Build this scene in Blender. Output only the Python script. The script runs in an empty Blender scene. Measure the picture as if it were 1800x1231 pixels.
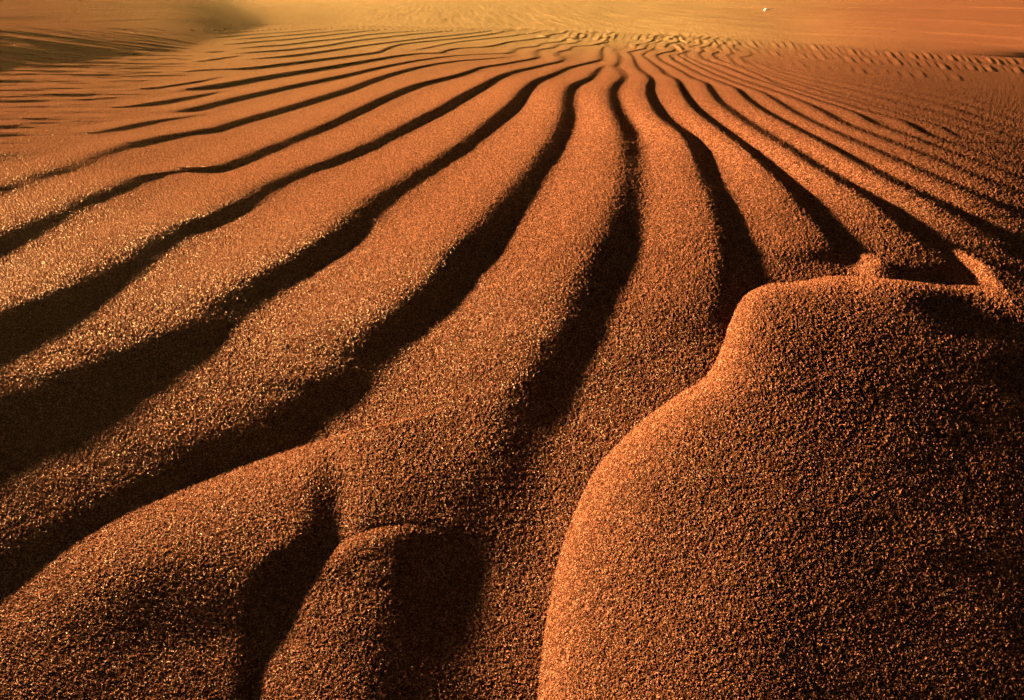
import bpy, math
import numpy as np
from mathutils import Vector

# ------------------------------------------------------------------ camera
H = 0.25                       # height of the lens above the sand plane (m)
W0, H0 = 1800.0, 1231.0        # size of the traced photograph
F = 1100.0                     # focal length in those pixels
CX, CY = 900.0, 615.5
V0 = 30.0                      # where the plane of the sand would meet the horizon
TH = math.atan((CY - V0) / F)  # downward tilt
sc = bpy.context.scene
cam = bpy.data.cameras.new("camera")
cam.sensor_width = 36.0
cam.lens = 36.0 * F / W0
cam.clip_start = 0.01
cam.clip_end = 3000
cam.dof.use_dof = True
cam.dof.focus_distance = 0.75
cam.dof.aperture_fstop = 16
co = bpy.data.objects.new("camera", cam)
sc.collection.objects.link(co)
co.location = (0, 0, H)
co.rotation_euler = (math.pi / 2 - TH, 0, 0)
sc.camera = co

# ------------------------------------------------------------------ world, sun
SUN_AZ = math.radians(-52)     # from the view direction, negative = left
SUN_EL = math.radians(12)
w = bpy.data.worlds.new("World")
sc.world = w
w.use_nodes = True
nt = w.node_tree
nt.nodes.clear()
bg = nt.nodes.new("ShaderNodeBackground")
sky = nt.nodes.new("ShaderNodeTexSky")
out = nt.nodes.new("ShaderNodeOutputWorld")
sky.sky_type = 'NISHITA'
sky.sun_disc = False
sky.sun_elevation = SUN_EL
sky.sun_rotation = SUN_AZ
bg.inputs[1].default_value = 0.002
nt.links.new(sky.outputs[0], bg.inputs[0])
nt.links.new(bg.outputs[0], out.inputs[0])
sl = bpy.data.lights.new("sun", 'SUN')
sl.energy = 5.0
sl.angle = math.radians(2.0)
sl.color = (1.0, 0.76, 0.44)
so = bpy.data.objects.new("sun", sl)
sc.collection.objects.link(so)
sdir = Vector((math.sin(SUN_AZ) * math.cos(SUN_EL), math.cos(SUN_AZ) * math.cos(SUN_EL), math.sin(SUN_EL)))
so.rotation_euler = sdir.to_track_quat('Z', 'Y').to_euler()
sc.view_settings.view_transform = 'Standard'
sc.view_settings.look = 'None'
sc.view_settings.gamma = 1
sc.view_settings.exposure = 3.08
sc.render.film_transparent = False

GRAIN, GRAIN2 = .23, .22
# ------------------------------------------------------------------ helpers
cT, sT = math.cos(TH), math.sin(TH)


def ground(u, v):
    """pixel of the photograph -> point of the sand plane, in units of H"""
    y = v - CY
    k = cT * (v - V0)
    return (u - CX) / k, (F * cT - y * sT) / k


def pchip(xk, yk, x):
    xk = np.asarray(xk, float); yk = np.asarray(yk, float)
    h = np.diff(xk); d = np.diff(yk) / h
    m = np.zeros_like(xk)
    if len(xk) == 2:
        m[:] = d[0]
    else:
        w1 = 2 * h[1:] + h[:-1]; w2 = h[1:] + 2 * h[:-1]
        ok = d[:-1] * d[1:] > 0
        with np.errstate(divide='ignore', invalid='ignore'):
            mm = (w1 + w2) / (w1 / d[:-1] + w2 / d[1:])
        m[1:-1] = np.where(ok, mm, 0)
        m[0], m[-1] = d[0], d[-1]
    i = np.clip(np.searchsorted(xk, x) - 1, 0, len(xk) - 2)
    t = (x - xk[i]) / h[i]
    t = np.clip(t, 0, 1)
    return ((2 * t**3 - 3 * t**2 + 1) * yk[i] + (t**3 - 2 * t**2 + t) * h[i] * m[i]
            + (-2 * t**3 + 3 * t**2) * yk[i + 1] + (t**3 - t**2) * h[i] * m[i + 1])


def sstep(a, b, x):
    t = np.clip((x - a) / (b - a), 0, 1)
    return t * t * (3 - 2 * t)


_rng = np.random.RandomState(7)
_tab = _rng.rand(512, 512) * 2 - 1


def vnoise(x, y):
    xi = np.floor(x).astype(np.int64); yi = np.floor(y).astype(np.int64)
    fx = x - xi; fy = y - yi
    fx = fx * fx * fx * (fx * (fx * 6 - 15) + 10); fy = fy * fy * fy * (fy * (fy * 6 - 15) + 10)
    g = lambda a, b: _tab[a & 511, b & 511]
    return (g(xi, yi) * (1 - fx) * (1 - fy) + g(xi + 1, yi) * fx * (1 - fy)
            + g(xi, yi + 1) * (1 - fx) * fy + g(xi + 1, yi + 1) * fx * fy)


# ------------------------------------------------------------------ traced ripple crests
# each: (list of (u, v) from the far end to the near end, far v where it fades in, near v where it fades out)
T = {}
T['A0'] = [(1077, 88), (1086, 101), (1083, 111), (1077, 117), (1083, 122), (1090, 133), (1087, 139), (1075, 150),
           (1069, 162), (1070, 178), (1076, 195), (1088, 227), (1093, 267), (1090, 317), (1080, 353), (1065, 400),
           (1040, 460), (1003, 530), (963, 600), (927, 653), (900, 710), (875, 755), (848, 810), (822, 871),
           (795, 988), (772, 1088), (755, 1221), (730, 1500), (700, 1800)]
T['A1'] = [(1060, 112), (1048, 122), (1030, 137), (1000, 150), (990, 167), (988, 190), (977, 223), (953, 260),
           (927, 293), (900, 327), (867, 363), (835, 400), (787, 450), (740, 507), (693, 547), (640, 590), (600, 627),
           (560, 670), (500, 703), (433, 742), (370, 785), (280, 832), (150, 900), (0, 985), (-200, 1110), (-600, 1400)]
T['A2'] = [(1056, 86), (1053, 96), (1052, 104), (1027, 111), (997, 118), (967, 130), (933, 143), (913, 160),
           (893, 182), (867, 203), (833, 230), (787, 263), (733, 297), (667, 337), (620, 370), (585, 405), (540, 435),
           (467, 478), (413, 510), (367, 545), (317, 580), (233, 613), (167, 637), (110, 667), (50, 697), (0, 717),
           (-200, 820), (-600, 1040)]
T['A3'] = [(1053, 76), (1042, 79), (1005, 82), (998, 87), (977, 92), (974, 97), (986, 102), (982, 107), (960, 112),
           (933, 118), (900, 125), (870, 135), (847, 147), (825, 158), (800, 171), (767, 190), (720, 213), (667, 240),
           (600, 270), (567, 283), (517, 300), (450, 330), (400, 360), (350, 383), (300, 402), (230, 440), (150, 490),
           (80, 525), (0, 555), (-200, 650), (-600, 840)]
T['A4'] = [(1015, 72), (1007, 76), (977, 78), (972, 83), (942, 88), (938, 94), (941, 100), (933, 103), (907, 107.5),
           (875, 113), (842, 118), (820, 125), (800, 131), (770, 138), (733, 147), (683, 165), (643, 183), (600, 203),
           (567, 218), (500, 245), (450, 265), (400, 285), (360, 296), (310, 299), (260, 305), (200, 327), (133, 353),
           (67, 383), (0, 413), (-200, 495), (-600, 640)]
T['A5'] = [(913, 97), (880, 101), (840, 104), (800, 107), (750, 114), (700, 125), (650, 140), (600, 158), (550, 173),
           (500, 188), (450, 202), (400, 216), (367, 226), (300, 236), (233, 250), (167, 270), (100, 296), (43, 311),
           (0, 326), (-200, 390), (-600, 500)]
T['A6'] = [(993, 68), (983, 73), (953, 76), (942, 81), (907, 85), (898, 90), (893, 93), (850, 95), (800, 97.5),
           (750, 103), (700, 111), (650, 121), (600, 132), (550, 142), (500, 152), (450, 163), (400, 174), (367, 182),
           (325, 193), (290, 201)]
T['A7'] = [(930, 69), (895, 73), (870, 79), (850, 82), (800, 85), (780, 89), (774, 92), (733, 94), (700, 97), (667, 102),
           (617, 110), (567, 118), (500, 128), (450, 136), (400, 145), (367, 150), (330, 157), (300, 163)]
T['A8'] = [(905, 62), (860, 67), (800, 74), (767, 80), (733, 87), (700, 91)]
T['A9'] = [(880, 57), (850, 61), (800, 67), (750, 72), (700, 78), (673, 87), (667, 90), (617, 97), (567, 103),
           (500, 111), (450, 117), (415, 120), (350, 123), (317, 127), (285, 131)]
T['A10'] = [(840, 57), (800, 61), (750, 66), (700, 72), (650, 78), (600, 85), (550, 92), (500, 98), (450, 103),
            (417, 106), (390, 108)]
T['A11'] = [(800, 54), (733, 59), (667, 66), (617, 72), (567, 80), (500, 87), (450, 91), (408, 95), (380, 98)]
T['A12'] = [(760, 52), (717, 55), (667, 58.5), (633, 62), (600, 67), (550, 72), (500, 78), (450, 82), (417, 85), (385, 88)]
T['A13'] = [(720, 50), (660, 53), (608, 58), (550, 64), (500, 69), (450, 73), (388, 79), (358, 81)]
T['A14'] = [(680, 48.5), (620, 52), (560, 57), (500, 62), (450, 66), (388, 71.5)]
T['A15'] = [(640, 47), (570, 51), (500, 56.5), (450, 59.5), (390, 64), (360, 66)]
T['A16'] = [(590, 45.5), (500, 51), (450, 54), (367, 58.5)]
T['A17'] = [(540, 44), (450, 49), (380, 52), (310, 54)]
T['A18'] = [(480, 42.5), (400, 45), (350, 46.5)]
# short hollows along the left margin
T['S1'] = [(400, 132), (385, 135), (300, 150), (240, 157), (205, 161)]
T['S2'] = [(400, 157), (385, 160), (330, 170), (250, 183), (205, 190)]
T['S3'] = [(370, 198), (350, 201), (260, 213), (190, 228), (150, 236)]
T['S4'] = [(432, 96.5), (415, 98.5), (380, 103), (345, 108.5)]
T['S5'] = [(405, 89), (385, 90.2), (356, 92.5)]
T['S6'] = [(235, 168.5), (160, 173.5), (130, 176)]
T['S7'] = [(360, 39.5), (330, 40.5), (295, 42)]
T['R1'] = [(1103, 92), (1112, 102), (1113, 108), (1117, 117), (1122, 123), (1136, 133), (1141, 142), (1137, 155),
           (1138, 167), (1145, 182), (1153, 197), (1168, 212), (1200, 236), (1219, 267), (1233, 307), (1253, 350),
           (1266, 400), (1272, 433), (1273, 483), (1268, 533), (1266, 583), (1255, 625)]
T['R2'] = [(1137, 89), (1128, 97), (1138, 105), (1145, 111), (1157, 120), (1167, 130), (1187, 140), (1192, 150),
           (1200, 165), (1210, 180), (1225, 196), (1247, 213), (1283, 240), (1317, 267), (1353, 300), (1387, 333),
           (1417, 370), (1443, 400), (1467, 433), (1483, 453), (1493, 470)]
T['R3'] = [(1162, 93), (1153, 98), (1158, 105), (1168, 111), (1192, 123), (1217, 138), (1240, 147), (1246, 158),
           (1260, 177), (1293, 203), (1333, 230), (1387, 263), (1433, 293), (1483, 323), (1533, 353), (1587, 398),
           (1617, 420), (1650, 441), (1677, 462), (1700, 490)]
T['R4'] = [(1175, 98), (1183, 105), (1200, 115), (1233, 132), (1267, 145), (1295, 157), (1305, 168), (1325, 184),
           (1387, 220), (1450, 253), (1517, 291), (1583, 326), (1650, 360), (1723, 400), (1800, 437), (2000, 545), (2300, 700)]
T['R5'] = [(1190, 96), (1197, 101), (1217, 112), (1258, 132), (1300, 148), (1340, 163), (1363, 177), (1387, 193),
           (1433, 217), (1483, 240), (1533, 263), (1600, 293), (1700, 337), (1800, 380), (2000, 465), (2300, 600)]
T['R6'] = [(1207, 91), (1203, 97), (1220, 107), (1260, 124), (1300, 140), (1350, 157), (1380, 167), (1413, 180),
           (1447, 197), (1483, 217), (1533, 237), (1600, 263), (1667, 290), (1733, 317), (1800, 343), (2000, 420), (2300, 530)]
T['R7'] = [(1226, 93), (1231, 101), (1277, 119), (1317, 135), (1367, 152), (1433, 175), (1483, 191), (1510, 202),
           (1533, 216), (1600, 240), (1667, 266), (1733, 290), (1800, 316), (2000, 390), (2300, 495)]
T['R8'] = [(1250, 95), (1257, 102), (1300, 118), (1343, 136), (1360, 146), (1400, 158), (1467, 178), (1533, 198),
           (1590, 214), (1617, 230), (1700, 262), (1800, 295), (2000, 362), (2300, 460)]
T['R9'] = [(1276, 97), (1283, 104), (1290, 111), (1340, 128), (1400, 148), (1467, 168), (1533, 186), (1600, 206),
           (1655, 224), (1672, 235), (1733, 256), (1800, 279), (2000, 340), (2300, 430)]
T['R10'] = [(1300, 102), (1310, 108), (1337, 123), (1373, 134), (1433, 153), (1500, 172), (1567, 191), (1667, 220),
            (1733, 241), (1800, 263), (2000, 320), (2300, 405)]
T['R11'] = [(1328, 108), (1340, 114), (1365, 125), (1433, 144), (1500, 160), (1567, 178), (1667, 204), (1733, 225),
            (1800, 247), (2000, 302), (2300, 380)]
T['R12'] = [(1358, 114), (1375, 122), (1433, 135), (1500, 149), (1583, 167), (1667, 188), (1720, 207), (1800, 232),
            (2000, 284), (2300, 355)]
T['R13'] = [(1385, 119), (1433, 129), (1500, 141), (1583, 157), (1667, 176), (1733, 196), (1800, 217), (2000, 267), (2300, 335)]
T['R14'] = [(1415, 124), (1500, 136), (1550, 144), (1583, 150), (1667, 167), (1733, 184), (1800, 202), (2000, 250), (2300, 315)]
T['R15'] = [(1470, 128), (1550, 138), (1620, 150), (1700, 167), (1800, 189), (2000, 233), (2300, 295)]
T['R16'] = [(1520, 130), (1600, 141), (1700, 157), (1800, 177), (2000, 218), (2300, 275)]
T['R17'] = [(1570, 133), (1660, 144), (1800, 166), (2000, 203), (2300, 255)]
AMP = {'S1': .8, 'S2': .95, 'S3': .8, 'S4': .8, 'S5': .8, 'S6': .4, 'S7': .5, 'A1': 1.0, 'R15': .25, 'R16': .2,
       'R17': .25, 'R14': .45, 'R13': .5, 'R12': .55, 'R11': .6, 'R10': .65, 'R9': .7, 'A8': .8}
NOFAR = {'S1', 'S2', 'S3', 'S4', 'S5', 'S6', 'S7', 'A5', 'A1', 'R15', 'R16', 'R17', 'R14', 'R13', 'R12', 'R11'}

# ------------------------------------------------------------------ grid
Q = 1.0
vs = np.concatenate([np.arange(-8, 135, 0.6 * Q), np.arange(135, 420, 1.1 * Q), np.arange(420, 1262, 1.5 * Q),
                     1262 + np.minimum(2.5 * (np.exp(np.linspace(0, 6.0, 90)) - 1) * 1.7, 1e9)])
us_in = np.arange(-40, 1841, 1.5 * Q)
e = 2.0 * (np.exp(np.linspace(0, 5.6, 80)[1:]) - 1) * 2.2
us = np.concatenate([-40 - e[::-1], us_in, us_in[-1] + e])
vs = vs[vs < 2250]
NR, NC = len(vs), len(us)
U_, V_ = np.meshgrid(us, vs)


def vfoot(u):                      # foot of the far dune, as seen
    return np.interp(u, [-1500, -600, 0, 100, 200, 290, 345, 390, 450, 600, 900, 1100, 1250, 1400, 1500, 1600, 1700, 1800, 2300],
                     [46, 46, 46, 46, 46, 46, 46, 46, 45, 44, 51, 58, 66, 74, 84, 91, 97, 102, 135])


def smooth1(a, n):
    k = np.hanning(n + 2)[1:-1]; k /= k.sum()
    return np.convolve(np.pad(a, n // 2, mode='edge'), k, mode='same')[n // 2: n // 2 + len(a)]


VF = smooth1(np.interp(np.arange(-3000, 5000, 10.), np.arange(-3000, 5000, 10.), vfoot(np.arange(-3000, 5000, 10.))), 15)
VFg = np.interp(U_, np.arange(-3000, 5000, 10.), VF)

Yf = ground(0, VFg)[1]
dYdv = (ground(0, VFg + .05)[1] - ground(0, VFg - .05)[1]) / .1
Vc = np.maximum(V_, VFg)
_, Yp = ground(U_, Vc)
kk = (F * cT - (V_ - CY) * sT)                          # forward part of the sight line
aa = cT * (V_ - V0) / kk                                # how fast it falls
RISE = smooth1(np.interp(np.arange(-3000, 5000, 10.), [-600, 0, 300, 500, 900, 1200, 1500, 1800, 2300],
                         [.045, .045, .045, .045, .045, .05, .062, .075, .08]), 15)
RS = np.interp(U_, np.arange(-3000, 5000, 10.), RISE)
Yp = np.where(V_ < VFg, (1 + RS * Yf) / (aa + RS), Yp)  # depth of the base surface along each sight line
SIDE, SIDEX = .115, 11.0                                 # the flank of a dune that climbs to the left
w1 = 1 / Yp
w2 = (aa - SIDE * (U_ - CX) / kk) / (1 + SIDEX * SIDE)
w2 = w2 - .03 * sstep(250, 620, U_) ** 1.5 - .3 * sstep(560, 900, U_)
df = w1 - w2
Yp = 1 / (np.maximum(w1, w2) + .0035 * np.exp(-np.abs(df) / .0035) * .5)
Xp = Yp * (U_ - CX) / kk
Zp = 1 - Yp * cT * (V_ - V0) / kk                       # 0 on the plane, rising on the dune

# wanted cosine between the ground and the sun, over the traced view
NU = [-700, 0, 250, 500, 800, 1100, 1400, 1600, 1800, 2400]
NV = [44, 70, 110, 160, 300, 450, 650, 900, 1100, 1231, 1700]
NN = np.array([
    [.20, .20, .18, .24, .36, .36, .30, .26, .24, .24],
    [.19, .18, .16, .24, .36, .36, .30, .24, .22, .22],
    [.16, .14, .13, .24, .34, .34, .26, .12, .02, .01],
    [.10, .08, .12, .26, .32, .31, .23, .12, .05, .03],
    [.03, .06, .15, .25, .30, .29, .22, .15, .08, .05],
    [-.01, .02, .05, .10, .15, .17, .13, .09, .04, .02],
    [-.06, -.05, -.04, .01, .05, .06, .01, .0, .0, .0],
    [-.06, -.04, -.02, .02, .07, .08, -.02, -.03, -.03, -.03],
    [-.05, -.03, -.01, .035, .09, .10, -.03, -.04, -.04, -.04],
    [-.05, -.03, -.01, .035, .09, .10, -.04, -.04, -.04, -.04],
    [-.05, -.03, -.01, .035, .09, .10, -.04, -.04, -.04, -.04]])


def topix(X, Y):
    # ground point (units of H) -> pixel
    z = Y * cT + sT; y = (cT - Y * sT) * -1
    q = -Y * sT * 1.0
    fwd = Y * cT + 1 * sT
    dwn = -Y * sT + 1 * cT
    return CX + F * X / fwd, CY + F * dwn / fwd


def bil(xs, ys, A, x, y):
    i = np.clip(np.searchsorted(xs, x) - 1, 0, len(xs) - 2); j = np.clip(np.searchsorted(ys, y) - 1, 0, len(ys) - 2)
    xs = np.asarray(xs, float); ys = np.asarray(ys, float)
    a = np.clip((x - xs[i]) / (xs[i + 1] - xs[i]), 0, 1); b = np.clip((y - ys[j]) / (ys[j + 1] - ys[j]), 0, 1)
    return A[j, i] * (1 - a) * (1 - b) + A[j, i + 1] * a * (1 - b) + A[j + 1, i] * (1 - a) * b + A[j + 1, i + 1] * a * b


# ------------------------------------------------------------------ ripples
SLOPE = math.tan(math.radians(11))
names = list(T.keys())
XK = np.full((len(names), NR), np.nan)
AK = np.zeros((len(names), NR))
Yrow = ground(0, np.maximum(vs, 36.0))[1]


def meander(Y, k):
    # shared zig-zag of the far crests
    a = Y * 1.0 + 0.35 * k
    s = np.sin(a * 0.62 + 1.1 * np.sin(a * 0.17)) + 0.45 * np.sin(a * 1.37 + k * 0.9)
    return 0.20 * s


for i, n in enumerate(names):
    P = T[n]
    uu = np.array([p[0] for p in P], float); vv = np.array([p[1] for p in P], float)
    X, Y = ground(uu, vv)
    inside = (vs >= vv[0]) & (vs <= vv[-1])
    lv = np.log(vs[inside] - 20)
    ui = pchip(np.log(vv - 20), uu, lv)
    XK[i, inside] = ground(ui, vs[inside])[0]
    a = np.zeros(NR)
    a[inside] = 1
    ramp0 = 6 if n in NOFAR else 0.1
    L = (vv[-1] - vv[0])
    if n[0] == 'S':
        a = a * np.sin(np.pi * np.clip((vs - vv[0]) / L, 0, 1)) ** .7
    else:
        if n in NOFAR:
            a = a * sstep(vv[0] - .01, vv[0] + min(ramp0, L * .3), vs)
        if vv[-1] < 700:
            tail = {'R1': 110, 'R2': 40, 'R3': 30}.get(n, min(14, L * .25))
            a = a * (1 - sstep(vv[-1] - tail, vv[-1], vs))
    if n not in NOFAR:
        far = vs < vv[0]
        X0, Y0 = X[0], Y[0]
        yy = Yrow[far]
        XK[i, far] = X0 + (yy - Y0) * SLOPE * (0.75 + 0.02 * i % 1) + meander(yy, i) - meander(Y0, i)
        a[far] = 1
    if n == 'A0':
        a = a * (1 - .30 * sstep(400, 650, vs)) * (1 - .1 * sstep(750, 950, vs))
    if n[0] == 'R':
        a = a * (1 - .28 * sstep(180, 300, vs)) * (1 - .25 * sstep(280, 400, vs))
    if n == 'A0':
        a = a * (1 - .2 * sstep(200, 300, vs))
    ur = np.interp(vs, vv, uu)
    lit = bil(NU, NV, NN, np.clip(ur, -700, 2400), np.clip(vs, 45, 1700)) + .065
    a = a * np.where(vs > 250, np.clip(lit / .23, .80 if n == 'A0' else .58 if n in ('A3', 'A4', 'A5') else .44, 1.1), 1)
    if n[0] == 'A' and int(n[1:]) > 6:
        a = a * 1.35
    AK[i] = a * AMP.get(n, 1.0)

# spacing to the neighbours, row by row
WL = np.full_like(XK, .45); WR = np.full_like(XK, .45)
for r in range(NR):
    ok = [(XK[i, r], i) for i in range(len(names)) if AK[i, r] > .25]
    ok.sort()
    for j, (x, i) in enumerate(ok):
        WL[i, r] = x - ok[j - 1][0] if j > 0 else .5
        WR[i, r] = ok[j + 1][0] - x if j < len(ok) - 1 else .5
WL = np.clip(WL, .12, .62); WR = np.clip(WR, .12, .62)
REL = np.zeros((NR, NC))
Xflat = (U_ - CX) / (cT * (np.maximum(V_, 34.0) - V0))
# ground slope of every crest, to turn the offset along X into a distance
for i, n in enumerate(names):
    m = AK[i] > 0
    if m.sum() < 2:
        continue
    wl = smooth1(WL[i], 71); wr = smooth1(WR[i], 71)
    xk = np.where(np.isnan(XK[i]), 0, XK[i])
    dx = np.gradient(xk, Yrow + np.arange(NR) * -1e-9)
    dx = np.where(np.isfinite(dx), dx, 0)
    c = 1 / np.sqrt(1 + smooth1(np.clip(dx, -3, 3), 5) ** 2)
    rows = np.where(m)[0]
    r0, r1 = rows[0], rows[-1] + 1
    lam = np.minimum(wl, wr * 1.5) * .5 + .5 * wl
    lam = lam[r0:r1, None]
    d = (Xflat[r0:r1] - xk[r0:r1, None]) + .10 * np.minimum(wl, wr)[r0:r1, None]
    sL = .80 * wl[r0:r1, None]; sR = (.36 if n[0] == 'R' else .50) * wr[r0:r1, None]
    xl = np.clip(-d / sL, 0, 1); xr = np.clip(d / sR, 0, 1)
    pl = 0.5 + 0.5 * np.cos(np.pi * xl)
    pr = 0.5 + 0.5 * np.cos(np.pi * xr)
    p = np.where(d < 0, pl, pr)
    hgt = (.054 + .018 * (1 - sstep(150, 350, vs[r0:r1, None]))) * lam * c[r0:r1, None]
    REL[r0:r1] += AK[i, r0:r1, None] * hgt * p
REL *= np.maximum(sstep(-6, 6, V_ - VFg + 4) * .92 + .08, (1 - sstep(600, 850, U_)) * sstep(34, 46, V_))

# ------------------------------------------------------------------ foreground mounds


def polydist(poly, Xq, Yq, closed=False):
    """signed distance to an open polyline: positive on its right-hand side"""
    best = np.full(Xq.shape, 1e9); sgn = np.ones(Xq.shape)
    for (x0, y0), (x1, y1) in zip(poly[:-1], poly[1:]):
        ex, ey = x1 - x0, y1 - y0
        L2 = ex * ex + ey * ey
        t = np.clip(((Xq - x0) * ex + (Yq - y0) * ey) / L2, 0, 1)
        dx = Xq - (x0 + t * ex); dy = Yq - (y0 + t * ey)
        d = np.hypot(dx, dy)
        cr = dx * ey - dy * ex
        b = d < best - 1e-9
        best = np.where(b, d, best); sgn = np.where(b, np.sign(cr), sgn)
    return best * sgn


def curve(pts, n=8):
    p = np.array(pts, float)
    o = []
    P = np.vstack([2 * p[0] - p[1], p, 2 * p[-1] - p[-2]])
    for i in range(1, len(P) - 2):
        for t in np.linspace(0, 1, n, endpoint=False):
            o.append(.5 * ((2 * P[i]) + (-P[i - 1] + P[i + 1]) * t + (2 * P[i - 1] - 5 * P[i] + 4 * P[i + 1] - P[i + 2]) * t * t
                           + (-P[i - 1] + 3 * P[i] - 3 * P[i + 1] + P[i + 2]) * t ** 3))
    o.append(P[-2])
    o = np.array(o)
    X, Y = ground(o[:, 0], o[:, 1])
    return list(zip(X, Y))


near = V_ > 400
rr = np.where(near.any(axis=1))[0][0]
Xn, Yn, Un, Vn = Xp[rr:], Yp[rr:], U_[rr:], V_[rr:]
R = REL[rr:]


# big mound on the right: rim traced from the far right round to the near edge
rimM = curve([(2300, 700), (2000, 590), (1800, 520), (1720, 503), (1640, 497), (1560, 490), (1500, 486), (1455, 486), (1400, 496),
              (1345, 500), (1305, 520), (1284, 560), (1268, 612), (1240, 662), (1180, 702), (1110, 757), (1050, 822),
              (1015, 890), (988, 960), (968, 1050), (955, 1130), (944, 1231), (925, 1400), (880, 1800), (800, 2600)], 4)
dM = -polydist(rimM, Xn, Yn)


def rise(d, w):                     # climbs from a sharp foot and rounds off
    return 1 - np.exp(-np.maximum(d, 0) / w)


hM = .030 * rise(dM, .042)
hM += .018 * (1 - np.exp(-np.maximum(dM, 0) / .6))
# the two small dunes at the lower left: a rim that faces the sun and a lee side each
alA = polydist(curve([(-600, 1480), (-200, 1170), (0, 1042), (100, 968), (200, 908), (300, 863), (420, 815), (500, 790), (560, 775)], 4), Xn, Yn)
arA = polydist(curve([(546, 640), (548, 780), (551, 860), (546, 920), (520, 958), (478, 985), (455, 1020), (444, 1090), (436, 1180),
                      (405, 1320), (350, 1700), (250, 2240)], 4), Xn, Yn)
drop = .38 + .08 * sstep(940, 1040, Vn)
hA = .050 * (rise(alA, .12) * .8 + .2 * rise(alA, .5)) * (1 - drop * (1 - sstep(-.08, .03, arA)))
hA *= sstep(-.42, .0, arA) * (1 - .3 * sstep(950, 1150, Vn))
alB = polydist(curve([(380, 2240), (410, 1500), (440, 1270), (456, 1180), (480, 1100), (520, 1025), (560, 980), (600, 953), (650, 931),
                      (695, 922), (760, 925), (860, 960), (950, 1000)], 4), Xn, Yn)
arB = polydist(curve([(690, 700), (690, 880), (686, 960), (664, 1060), (640, 1160), (618, 1300), (585, 1600), (550, 2240)], 4), Xn, Yn)
hB = .033 * (rise(alB, .09 + .22 * (1 - sstep(-.22, .0, arB))) * .85 + .15 * rise(alB, .4)) * sstep(-.44, .10, arB)


def lobe(crest, edge, amp, w, tlen):
    c = curve(crest, 4)
    d = polydist(c, Xn, Yn)
    f = np.where(d > 0, (1 - np.clip(d / w, 0, 1)) ** 2 * (1 + 2 * np.clip(d / w, 0, 1)), 1 - sstep(0, .10, -d))
    f *= sstep(-.01, .13, -polydist(curve(edge, 4), Xn, Yn))
    f *= 1 - sstep(crest[-1][0] - tlen, crest[-1][0] + 10, Un)
    return amp * f


hL = lobe([(1470, 440), (1499, 447), (1530, 455), (1580, 470), (1640, 493), (1700, 520)],
          [(1505, 300), (1501, 440), (1494, 458), (1492, 474), (1480, 500), (1455, 560)], .020, .5, 150)
hL += lobe([(1650, 437), (1673, 443), (1700, 453), (1750, 472), (1800, 492), (1900, 530), (2100, 600)],
           [(1640, 380), (1668, 440), (1683, 465), (1700, 492), (1730, 530), (1800, 640)], .028, .5, 200)
R *= 1 - sstep(-.03, .10, dM) * (.98 * sstep(500, 560, Vn) + .35 * (1 - sstep(500, 560, Vn)))
R *= 1 - sstep(-.02, .10, alA) * sstep(-.12, .0, arA)
R *= 1 - sstep(-.02, .10, alB) * sstep(-.45, -.25, arB) * .9
REL[rr:] = R + (hM + hA + hB + hL)

# short spurs where the ripples kink far away, row after row
for (row, du, amp, u0, u1) in ((7, 13.5, 1.0, 1000, 1990), (21, 16.5, .75, 1100, 1990), (14, 15, .35, 960, 1500), (40, 21, .4, 1180, 1700)):
    u = u0
    k = 0
    while u < u1:
        vf = float(np.interp(u, np.arange(-3000, 5000, 10.), VF)) + row + 1.2 * math.sin(k * 1.7) + .8 * math.sin(k * .37)
        a = amp * (.55 + .45 * math.sin(k * .53 + row) * math.sin(k * 1.9))
        r0 = np.searchsorted(vs, vf - 7); r1 = np.searchsorted(vs, vf + 7)
        c0 = np.searchsorted(us, u - 30); c1 = np.searchsorted(us, u + 24)
        uu = U_[r0:r1, c0:c1]; vv = V_[r0:r1, c0:c1]
        q = np.clip((vv - vf) / 6.5, -1, 1)
        cen = u + (5.0 if u > 1180 else -3.0) * q + 3.0 * q ** 3 * (1 if u > 1180 else -1)
        d = (uu - cen) / du
        p = np.where(d < 0, .5 + .5 * np.cos(np.pi * np.clip(-d / .8, 0, 1)), .5 + .5 * np.cos(np.pi * np.clip(d / .3, 0, 1)))
        sp = du / (F / np.interp(vf, vs, Yrow))
        REL[r0:r1, c0:c1] += a * .09 * sp * p * (1 - q * q)
        u += du * (1 + .12 * math.sin(k * 2.3)); k += 1

# gentle swells and the rough, lumpy apron to the left of the ripples
near_w = 1 / (1 + (Yp / 30) ** 2)
left = 1 - sstep(-160, 60, U_ - np.interp(V_, [40, 90, 130, 170, 230, 330, 420, 560, 700], [360, 400, 380, 300, 180, 0, -120, -250, -360]))
REL += left * .6 * (.022 * vnoise(Xp * .22 + 40, Yp * 2.4 + Xp * .15) * (1 - sstep(90, 170, V_)) + .020 * vnoise(Xp * .5 + 3, Yp * 1.6 + Xp * .2) + .016 * vnoise(Xp * 1.2, Yp * 3.6) + .008 * vnoise(Xp * 3.0, Yp * 9)) * np.minimum(1, 15 / Yp)
REL += .0006 * vnoise(Xp * 9, Yp * 9) * near_w
dune = 1 - sstep(-12, 0, V_ - VFg)
REL += dune * (.05 * vnoise(Xp * .35 + Yp * .05, Yp * .12) + .02 * vnoise(Xp * 2.2 + Yp * .2, Yp * .15))

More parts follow.
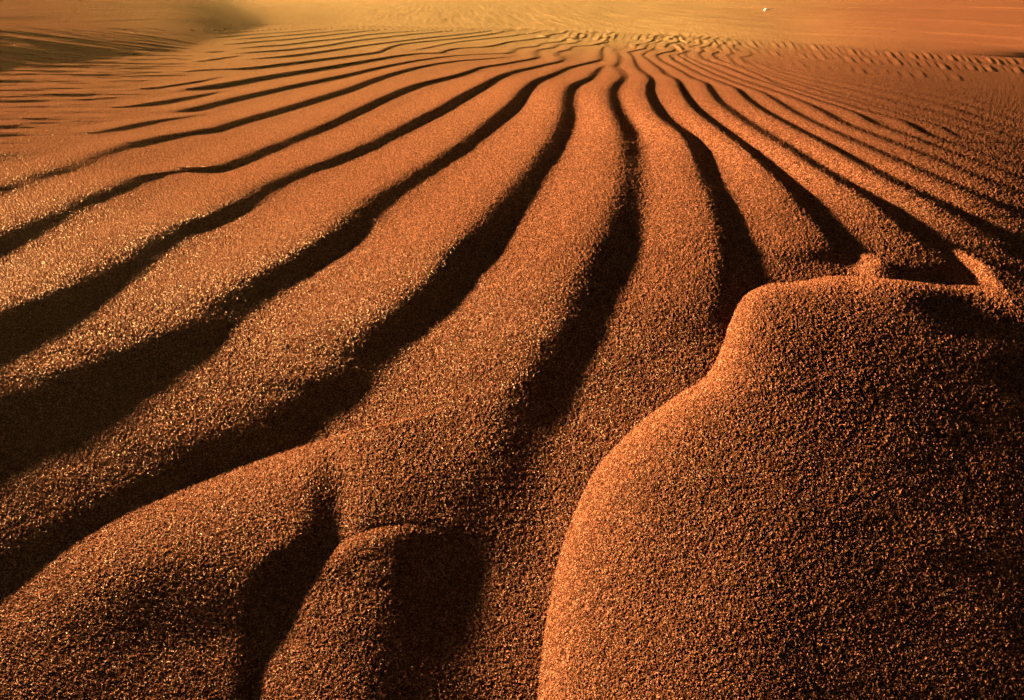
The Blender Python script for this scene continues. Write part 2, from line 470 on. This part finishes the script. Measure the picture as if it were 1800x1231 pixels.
# added swells: ground bent towards or away from the sun for the wanted brightness
def swell():
    """log of how much farther each sight line runs, from the wanted lean towards the sun,
    gathered along the lines on which the ground meets planes through lens and sun"""
    un = np.arange(-1320, 3121, 20.)
    vn = 44 + (2300 - 44) * (np.linspace(0, 1, 190) ** 2.2)
    UU, VV = np.meshgrid(un, vn)
    X0, Y0 = ground(UU, VV)
    se, ce = math.sin(SUN_EL), math.cos(SUN_EL)
    sx, sy = math.sin(SUN_AZ), math.cos(SUN_AZ)
    nrm = np.ones_like(X0)
    dt = .06
    for it in range(5):
        phi = np.zeros_like(X0)
        for k in range(260):
            e_ = math.exp((k + .5) * dt * se)
            x = (X0 + sx * ce / se) * e_ - sx * ce / se
            y = (Y0 + sy * ce / se) * e_ - sy * ce / se
            uu, vv = topix(x, y)
            nl = bil(un, vn, nrm, np.clip(uu, un[0], un[-1] - 1), np.clip(vv, vn[0], vn[-1] - 1))
            lean = bil(NU, NV, NN, np.clip(uu, -700, 2400), np.clip(vv, 45, 1700)) * nl - se
            nw = 1 - sstep(NEAR0, NEAR1, y)
            fw = (1 - nw) * (1 - sstep(20, 45, y)) * math.exp(-k * dt / 5.0)
            phi -= (nw + FARW * fw) * lean * dt
        for _ in range(2):
            phi[1:-1, 1:-1] = (phi[1:-1, 1:-1] * 2 + phi[:-2, 1:-1] + phi[2:, 1:-1] + phi[1:-1, :-2] + phi[1:-1, 2:]) / 6
        fv, fu = np.gradient(phi); xv, xu = np.gradient(X0); yv, yu = np.gradient(Y0)
        det = xu * yv - xv * yu
        fx = (fu * yv - fv * yu) / det; fy = (fv * xu - fu * xv) / det
        nn_ = np.clip(np.sqrt(fx ** 2 + fy ** 2 + (1 + X0 * fx + Y0 * fy) ** 2), .45, 1.2)
        for _ in range(25):
            p_ = np.pad(nn_, 1, mode='edge')
            nn_ = (p_[1:-1, 1:-1] + p_[:-2, 1:-1] + p_[2:, 1:-1] + p_[1:-1, :-2] + p_[1:-1, 2:]) / 5
        nrm = .4 * nrm + .6 * nn_

    def spline(nodes, q):              # cubic B-spline weights, one row per wanted coordinate
        f = np.clip(np.interp(q, nodes, np.arange(len(nodes))), 1, len(nodes) - 3)
        b = np.floor(f).astype(int); t = f - b
        M = np.zeros((len(q), len(nodes)))
        r = np.arange(len(q))
        M[r, b - 1] = (1 - t) ** 3 / 6
        M[r, b] = (3 * t ** 3 - 6 * t ** 2 + 4) / 6
        M[r, b + 1] = (-3 * t ** 3 + 3 * t ** 2 + 3 * t + 1) / 6
        M[r, b + 2] = t ** 3 / 6
        return M
    return -(spline(vn, vs) @ phi @ spline(un, us).T)


NEAR1, NEAR0, FARW = 7.0, 2.4, .85
SW = swell()
SW = 1 - np.exp(-SW)
REL = REL * (1 - SW)

# place every vertex on its base point, raised by the relief
wg = sstep(-2, 14, V_ - VFg)
S0 = 1 - SW
dep = (1 - Zp) * S0
tt = 1 - wg * REL / np.maximum(dep, .5)
PX = Xp * S0 * tt
PY = Yp * S0 * tt
PZ = 1 - dep * tt + (1 - wg) * REL
# loose grains and clumps of grains standing on the surface
gr = np.random.RandomState(3)
n1 = gr.randn(NR, NC)
n2 = gr.randn(NR, NC)
n2 = sum(np.roll(np.roll(n2, a, 0), b, 1) * w_ for a, b, w_ in ((0, 0, 1), (1, 0, .6), (-1, 0, .6), (0, 1, .6), (0, -1, .6), (1, 1, .4), (-1, -1, .4),
                                                               (1, -1, .4), (-1, 1, .4))) / 1.9
step = np.clip(Yp / kk * 1.5 * S0, 0, .12)             # width of one cell
PZ += step * (GRAIN * n1 + GRAIN2 * n2) * np.clip(1.15 - .42 * np.log(np.maximum(Yp, 1)), .13, 1) * (1 - .4 * sstep(1250, 1500, U_) * (1 - sstep(250, 380, V_))) * sstep(-60, 5, U_) * (1 - sstep(1800, 1860, U_))
co_ = np.stack([PX * H, PY * H, PZ * H], -1).reshape(-1, 3)


def sheet(name, r0, r1):
    n = (r1 - r0) * NC
    c = co_[r0 * NC:r1 * NC]
    idx = np.arange(n).reshape(r1 - r0, NC)
    f = np.stack([idx[:-1, :-1], idx[1:, :-1], idx[1:, 1:], idx[:-1, 1:]], -1).reshape(-1, 4)
    me = bpy.data.meshes.new(name)
    me.vertices.add(n)
    me.vertices.foreach_set('co', c.astype(np.float32).ravel())
    me.loops.add(f.size)
    me.loops.foreach_set('vertex_index', f.astype(np.int32).ravel())
    me.polygons.add(len(f))
    me.polygons.foreach_set('loop_start', np.arange(0, f.size, 4, dtype=np.int32))
    me.polygons.foreach_set('loop_total', np.full(len(f), 4, dtype=np.int32))
    me.update(calc_edges=True)
    me.polygons.foreach_set('use_smooth', np.zeros(len(f), dtype=bool))
    o = bpy.data.objects.new(name, me)
    sc.collection.objects.link(o)
    return o


# ------------------------------------------------------------------ sand material
FAC1, FAC2 = .35, .0
GLOW_TINT = (1.65, 2.9, 2.4, 1)  # gain that paints the far glow into the sand colour


def sand(name, tint=(.228, .073, .031)):
    m = bpy.data.materials.new(name)
    m.use_nodes = True
    t = m.node_tree
    N, Lk = t.nodes, t.links
    N.remove(N['Principled BSDF'])
    b = N.new('ShaderNodeBsdfDiffuse')
    Lk.new(b.outputs[0], N['Material Output'].inputs['Surface'])
    geo = N.new('ShaderNodeTexCoord')

    def math_(op, a, b_=None, c=None):
        n = N.new('ShaderNodeMath'); n.operation = op
        for k, x in enumerate((a, b_, c)):
            if x is None: continue
            if isinstance(x, (int, float)): n.inputs[k].default_value = x
            else: Lk.new(x, n.inputs[k])
        return n.outputs[0]

    def noise(scale, detail, rough):
        n = N.new('ShaderNodeTexNoise')
        n.inputs['Scale'].default_value = scale
        n.inputs['Detail'].default_value = detail
        n.inputs['Roughness'].default_value = rough
        Lk.new(geo.outputs['Object'], n.inputs['Vector'])
        return n.outputs[0]

    def voro(scale):
        n = N.new('ShaderNodeTexVoronoi')
        n.inputs['Scale'].default_value = scale
        Lk.new(geo.outputs['Object'], n.inputs['Vector'])
        return n
    v1 = voro(950)                                      # grains about 1 mm
    sep = N.new('ShaderNodeSeparateColor'); Lk.new(v1.outputs['Color'], sep.inputs[0])
    ramp = N.new('ShaderNodeValToRGB')                  # dark, red, amber and pale quartz grains
    cr = ramp.color_ramp
    cr.interpolation = 'LINEAR'
    st = [(0.0, .08), (.3, .42), (.6, 1.0), (.85, 1.6), (.93, 2.0), (1.0, 3.6)]
    cr.elements[0].position = 0; cr.elements[1].position = 1
    for p, _ in st[1:-1]: cr.elements.new(p)
    for el, (p, k) in zip(cr.elements, st):
        g = min(1, k ** 1.15); bl = k ** 1.3
        el.color = (min(1, tint[0] * k), min(1, tint[1] * k ** 1.12), min(1, tint[2] * k ** 1.3), 1)
    Lk.new(sep.outputs[0], ramp.inputs[0])
    nf = noise(160, 9, .78)                             # clumps from centimetres to single grains
    nb = math_('MULTIPLY_ADD', nf, 2.6, -.35)
    mul = N.new('ShaderNodeMix'); mul.data_type = 'RGBA'; mul.blend_type = 'MULTIPLY'; mul.inputs[0].default_value = 1
    cmb = N.new('ShaderNodeCombineColor')
    for k in range(3): Lk.new(nb, cmb.inputs[k])
    Lk.new(ramp.outputs[0], mul.inputs[6]); Lk.new(cmb.outputs[0], mul.inputs[7])
    # golden glow of the far centre, painted into the sand colour of ripples and dune
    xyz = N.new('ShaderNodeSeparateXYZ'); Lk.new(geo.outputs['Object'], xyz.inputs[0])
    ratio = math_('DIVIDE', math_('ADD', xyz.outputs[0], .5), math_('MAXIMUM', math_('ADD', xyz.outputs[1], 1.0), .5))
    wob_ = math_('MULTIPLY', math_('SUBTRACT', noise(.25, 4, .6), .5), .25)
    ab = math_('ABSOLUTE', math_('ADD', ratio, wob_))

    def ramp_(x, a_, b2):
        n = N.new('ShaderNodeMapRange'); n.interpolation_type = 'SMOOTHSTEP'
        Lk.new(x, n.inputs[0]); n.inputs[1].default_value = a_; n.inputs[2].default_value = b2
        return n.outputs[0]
    glow_mask = math_('MULTIPLY', math_('SUBTRACT', 1.0, ramp_(ab, .12, .62)), ramp_(xyz.outputs[1], .3, 9))
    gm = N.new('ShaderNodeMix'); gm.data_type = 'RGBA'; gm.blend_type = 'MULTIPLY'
    gm.inputs[7].default_value = GLOW_TINT
    Lk.new(glow_mask, gm.inputs[0]); Lk.new(mul.outputs[2], gm.inputs[6])
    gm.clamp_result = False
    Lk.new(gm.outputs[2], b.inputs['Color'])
    b.inputs['Roughness'].default_value = .3
    # relief: rounded grains plus rough clumps
    h1 = math_('MULTIPLY', math_('SUBTRACT', .7, v1.outputs['Distance']), .0009)
    h2 = math_('MULTIPLY', noise(240, 8, .75), .0030)
    h3 = math_('MULTIPLY', noise(40, 9, .72), .0060)
    h = math_('ADD', math_('ADD', h1, h2), h3)
    bp = N.new('ShaderNodeBump')
    bp.inputs['Strength'].default_value = 1
    bp.inputs['Distance'].default_value = 1
    Lk.new(h, bp.inputs['Height'])
    v2 = voro(420)                                      # clumps of a few grains, for the middle distance

    def vmath(op, a, b_=None, sc_=None):
        n = N.new('ShaderNodeVectorMath'); n.operation = op
        if isinstance(a, tuple): n.inputs[0].default_value = a
        else: Lk.new(a, n.inputs[0])
        if b_ is not None:
            if isinstance(b_, tuple): n.inputs[1].default_value = b_
            else: Lk.new(b_, n.inputs[1])
        if sc_ is not None: n.inputs['Scale'].default_value = sc_
        return n.outputs[0]
    f1 = vmath('SCALE', vmath('SUBTRACT', v1.outputs['Color'], (.5, .5, .5)), None, FAC1)
    f2 = vmath('SCALE', vmath('SUBTRACT', v2.outputs['Color'], (.5, .5, .5)), None, FAC2)
    nn = vmath('NORMALIZE', vmath('ADD', vmath('ADD', bp.outputs[0], f1), f2))
    Lk.new(nn, b.inputs['Normal'])
    gl = N.new('ShaderNodeBsdfGlossy')                  # glint of the quartz faces
    gl.inputs['Color'].default_value = (1, .62, .36, 1)
    gl.inputs['Roughness'].default_value = .32
    gn = vmath('NORMALIZE', vmath('ADD', bp.outputs[0], vmath('SCALE', vmath('SUBTRACT', v1.outputs['Color'], (.5, .5, .5)), None, 1.6)))
    Lk.new(gn, gl.inputs['Normal'])
    mx = N.new('ShaderNodeMixShader')
    Lk.new(math_('MULTIPLY', math_('GREATER_THAN', sep.outputs[1], .88), .03), mx.inputs[0])
    Lk.new(b.outputs[0], mx.inputs[1]); Lk.new(gl.outputs[0], mx.inputs[2])
    Lk.new(mx.outputs[0], N['Material Output'].inputs['Surface'])
    return m


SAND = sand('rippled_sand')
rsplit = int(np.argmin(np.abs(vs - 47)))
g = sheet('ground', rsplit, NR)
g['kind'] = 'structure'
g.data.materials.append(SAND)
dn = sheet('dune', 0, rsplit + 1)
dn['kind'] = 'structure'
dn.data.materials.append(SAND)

# ------------------------------------------------------------------ dusty golden air
zt = float(PZ[:, (us > -900) & (us < 2700)].max()) * H
hm = bpy.data.meshes.new("haze")
x0, x1, y0, y1, z0, z1 = float(co_[:, 0].min()) - 2, float(co_[:, 0].max()) + 2, -2, float(co_[:, 1].max()) + 3, float(co_[:, 2].min()) - 1, max(H, float(co_[:, 2].max())) + .15
c8 = [(x, y, z) for z in (z0, z1) for y in (y0, y1) for x in (x0, x1)]
hm.from_pydata(c8, [], [(0, 2, 3, 1), (4, 5, 7, 6), (0, 1, 5, 4), (1, 3, 7, 5), (3, 2, 6, 7), (2, 0, 4, 6)])
ho = bpy.data.objects.new("haze", hm)
sc.collection.objects.link(ho)
ho['kind'] = 'stuff'
hmat = bpy.data.materials.new("dusty_air")
hmat.use_nodes = True
tn = hmat.node_tree
tn.nodes.clear()
pv = tn.nodes.new('ShaderNodeVolumePrincipled')
pv.inputs['Color'].default_value = (1.0, .66, .26, 1)
pv.inputs['Density'].default_value = .0017
pv.inputs['Anisotropy'].default_value = 0.3
mo = tn.nodes.new('ShaderNodeOutputMaterial')
tn.links.new(pv.outputs[0], mo.inputs['Volume'])
hm.materials.append(hmat)

# ------------------------------------------------------------------ the one pale scrap on the far slope
r_ = int(np.argmin(np.abs(vs - 19.5))); c_ = int(np.argmin(np.abs(us - 1351)))
base = Vector(co_[r_ * NC + c_])
px = base.y / F * 1.12                                  # size of one traced pixel out there
sm = bpy.data.meshes.new("scrap")
ring, pts, fcs = 10, [], []
prof = [(-6.8, .15, 1.0), (-6.0, 1.2, 1.2), (-4.2, 2.0, 1.6), (-2.0, 1.7, 2.0), (0.2, 1.0, 2.3), (3.0, .7, 2.6), (5.8, .45, 3.0), (7.6, .1, 3.1)]
for x, r, z in prof:
    for a in range(ring):
        t_ = 2 * math.pi * a / ring
        pts.append((x * px, r * 1.6 * px * math.cos(t_), (z + r * .8 * math.sin(t_) + .25 * math.sin(a * 2.1 + x)) * px))
for k in range(len(prof) - 1):
    for a in range(ring):
        b = (a + 1) % ring
        fcs.append((k * ring + a, k * ring + b, (k + 1) * ring + b, (k + 1) * ring + a))
fcs.append(tuple(range(ring))[::-1]); fcs.append(tuple(range((len(prof) - 1) * ring, len(prof) * ring)))
sm.from_pydata(pts, [], fcs)
so_ = bpy.data.objects.new("scrap", sm)
sc.collection.objects.link(so_)
so_.location = base
so_['label'] = "tiny white scrap lying alone on the golden far slope"
so_['category'] = "debris"
m_ = bpy.data.materials.new("bleached_scrap")
m_.use_nodes = True
nz = m_.node_tree.nodes.new('ShaderNodeTexNoise'); nz.inputs['Scale'].default_value = 3
rp = m_.node_tree.nodes.new('ShaderNodeValToRGB')
rp.color_ramp.elements[0].color = (.62, .55, .5, 1); rp.color_ramp.elements[1].color = (.85, .82, .8, 1)
m_.node_tree.links.new(nz.outputs[0], rp.inputs[0])
m_.node_tree.links.new(rp.outputs[0], m_.node_tree.nodes['Principled BSDF'].inputs['Base Color'])
sm.materials.append(m_)
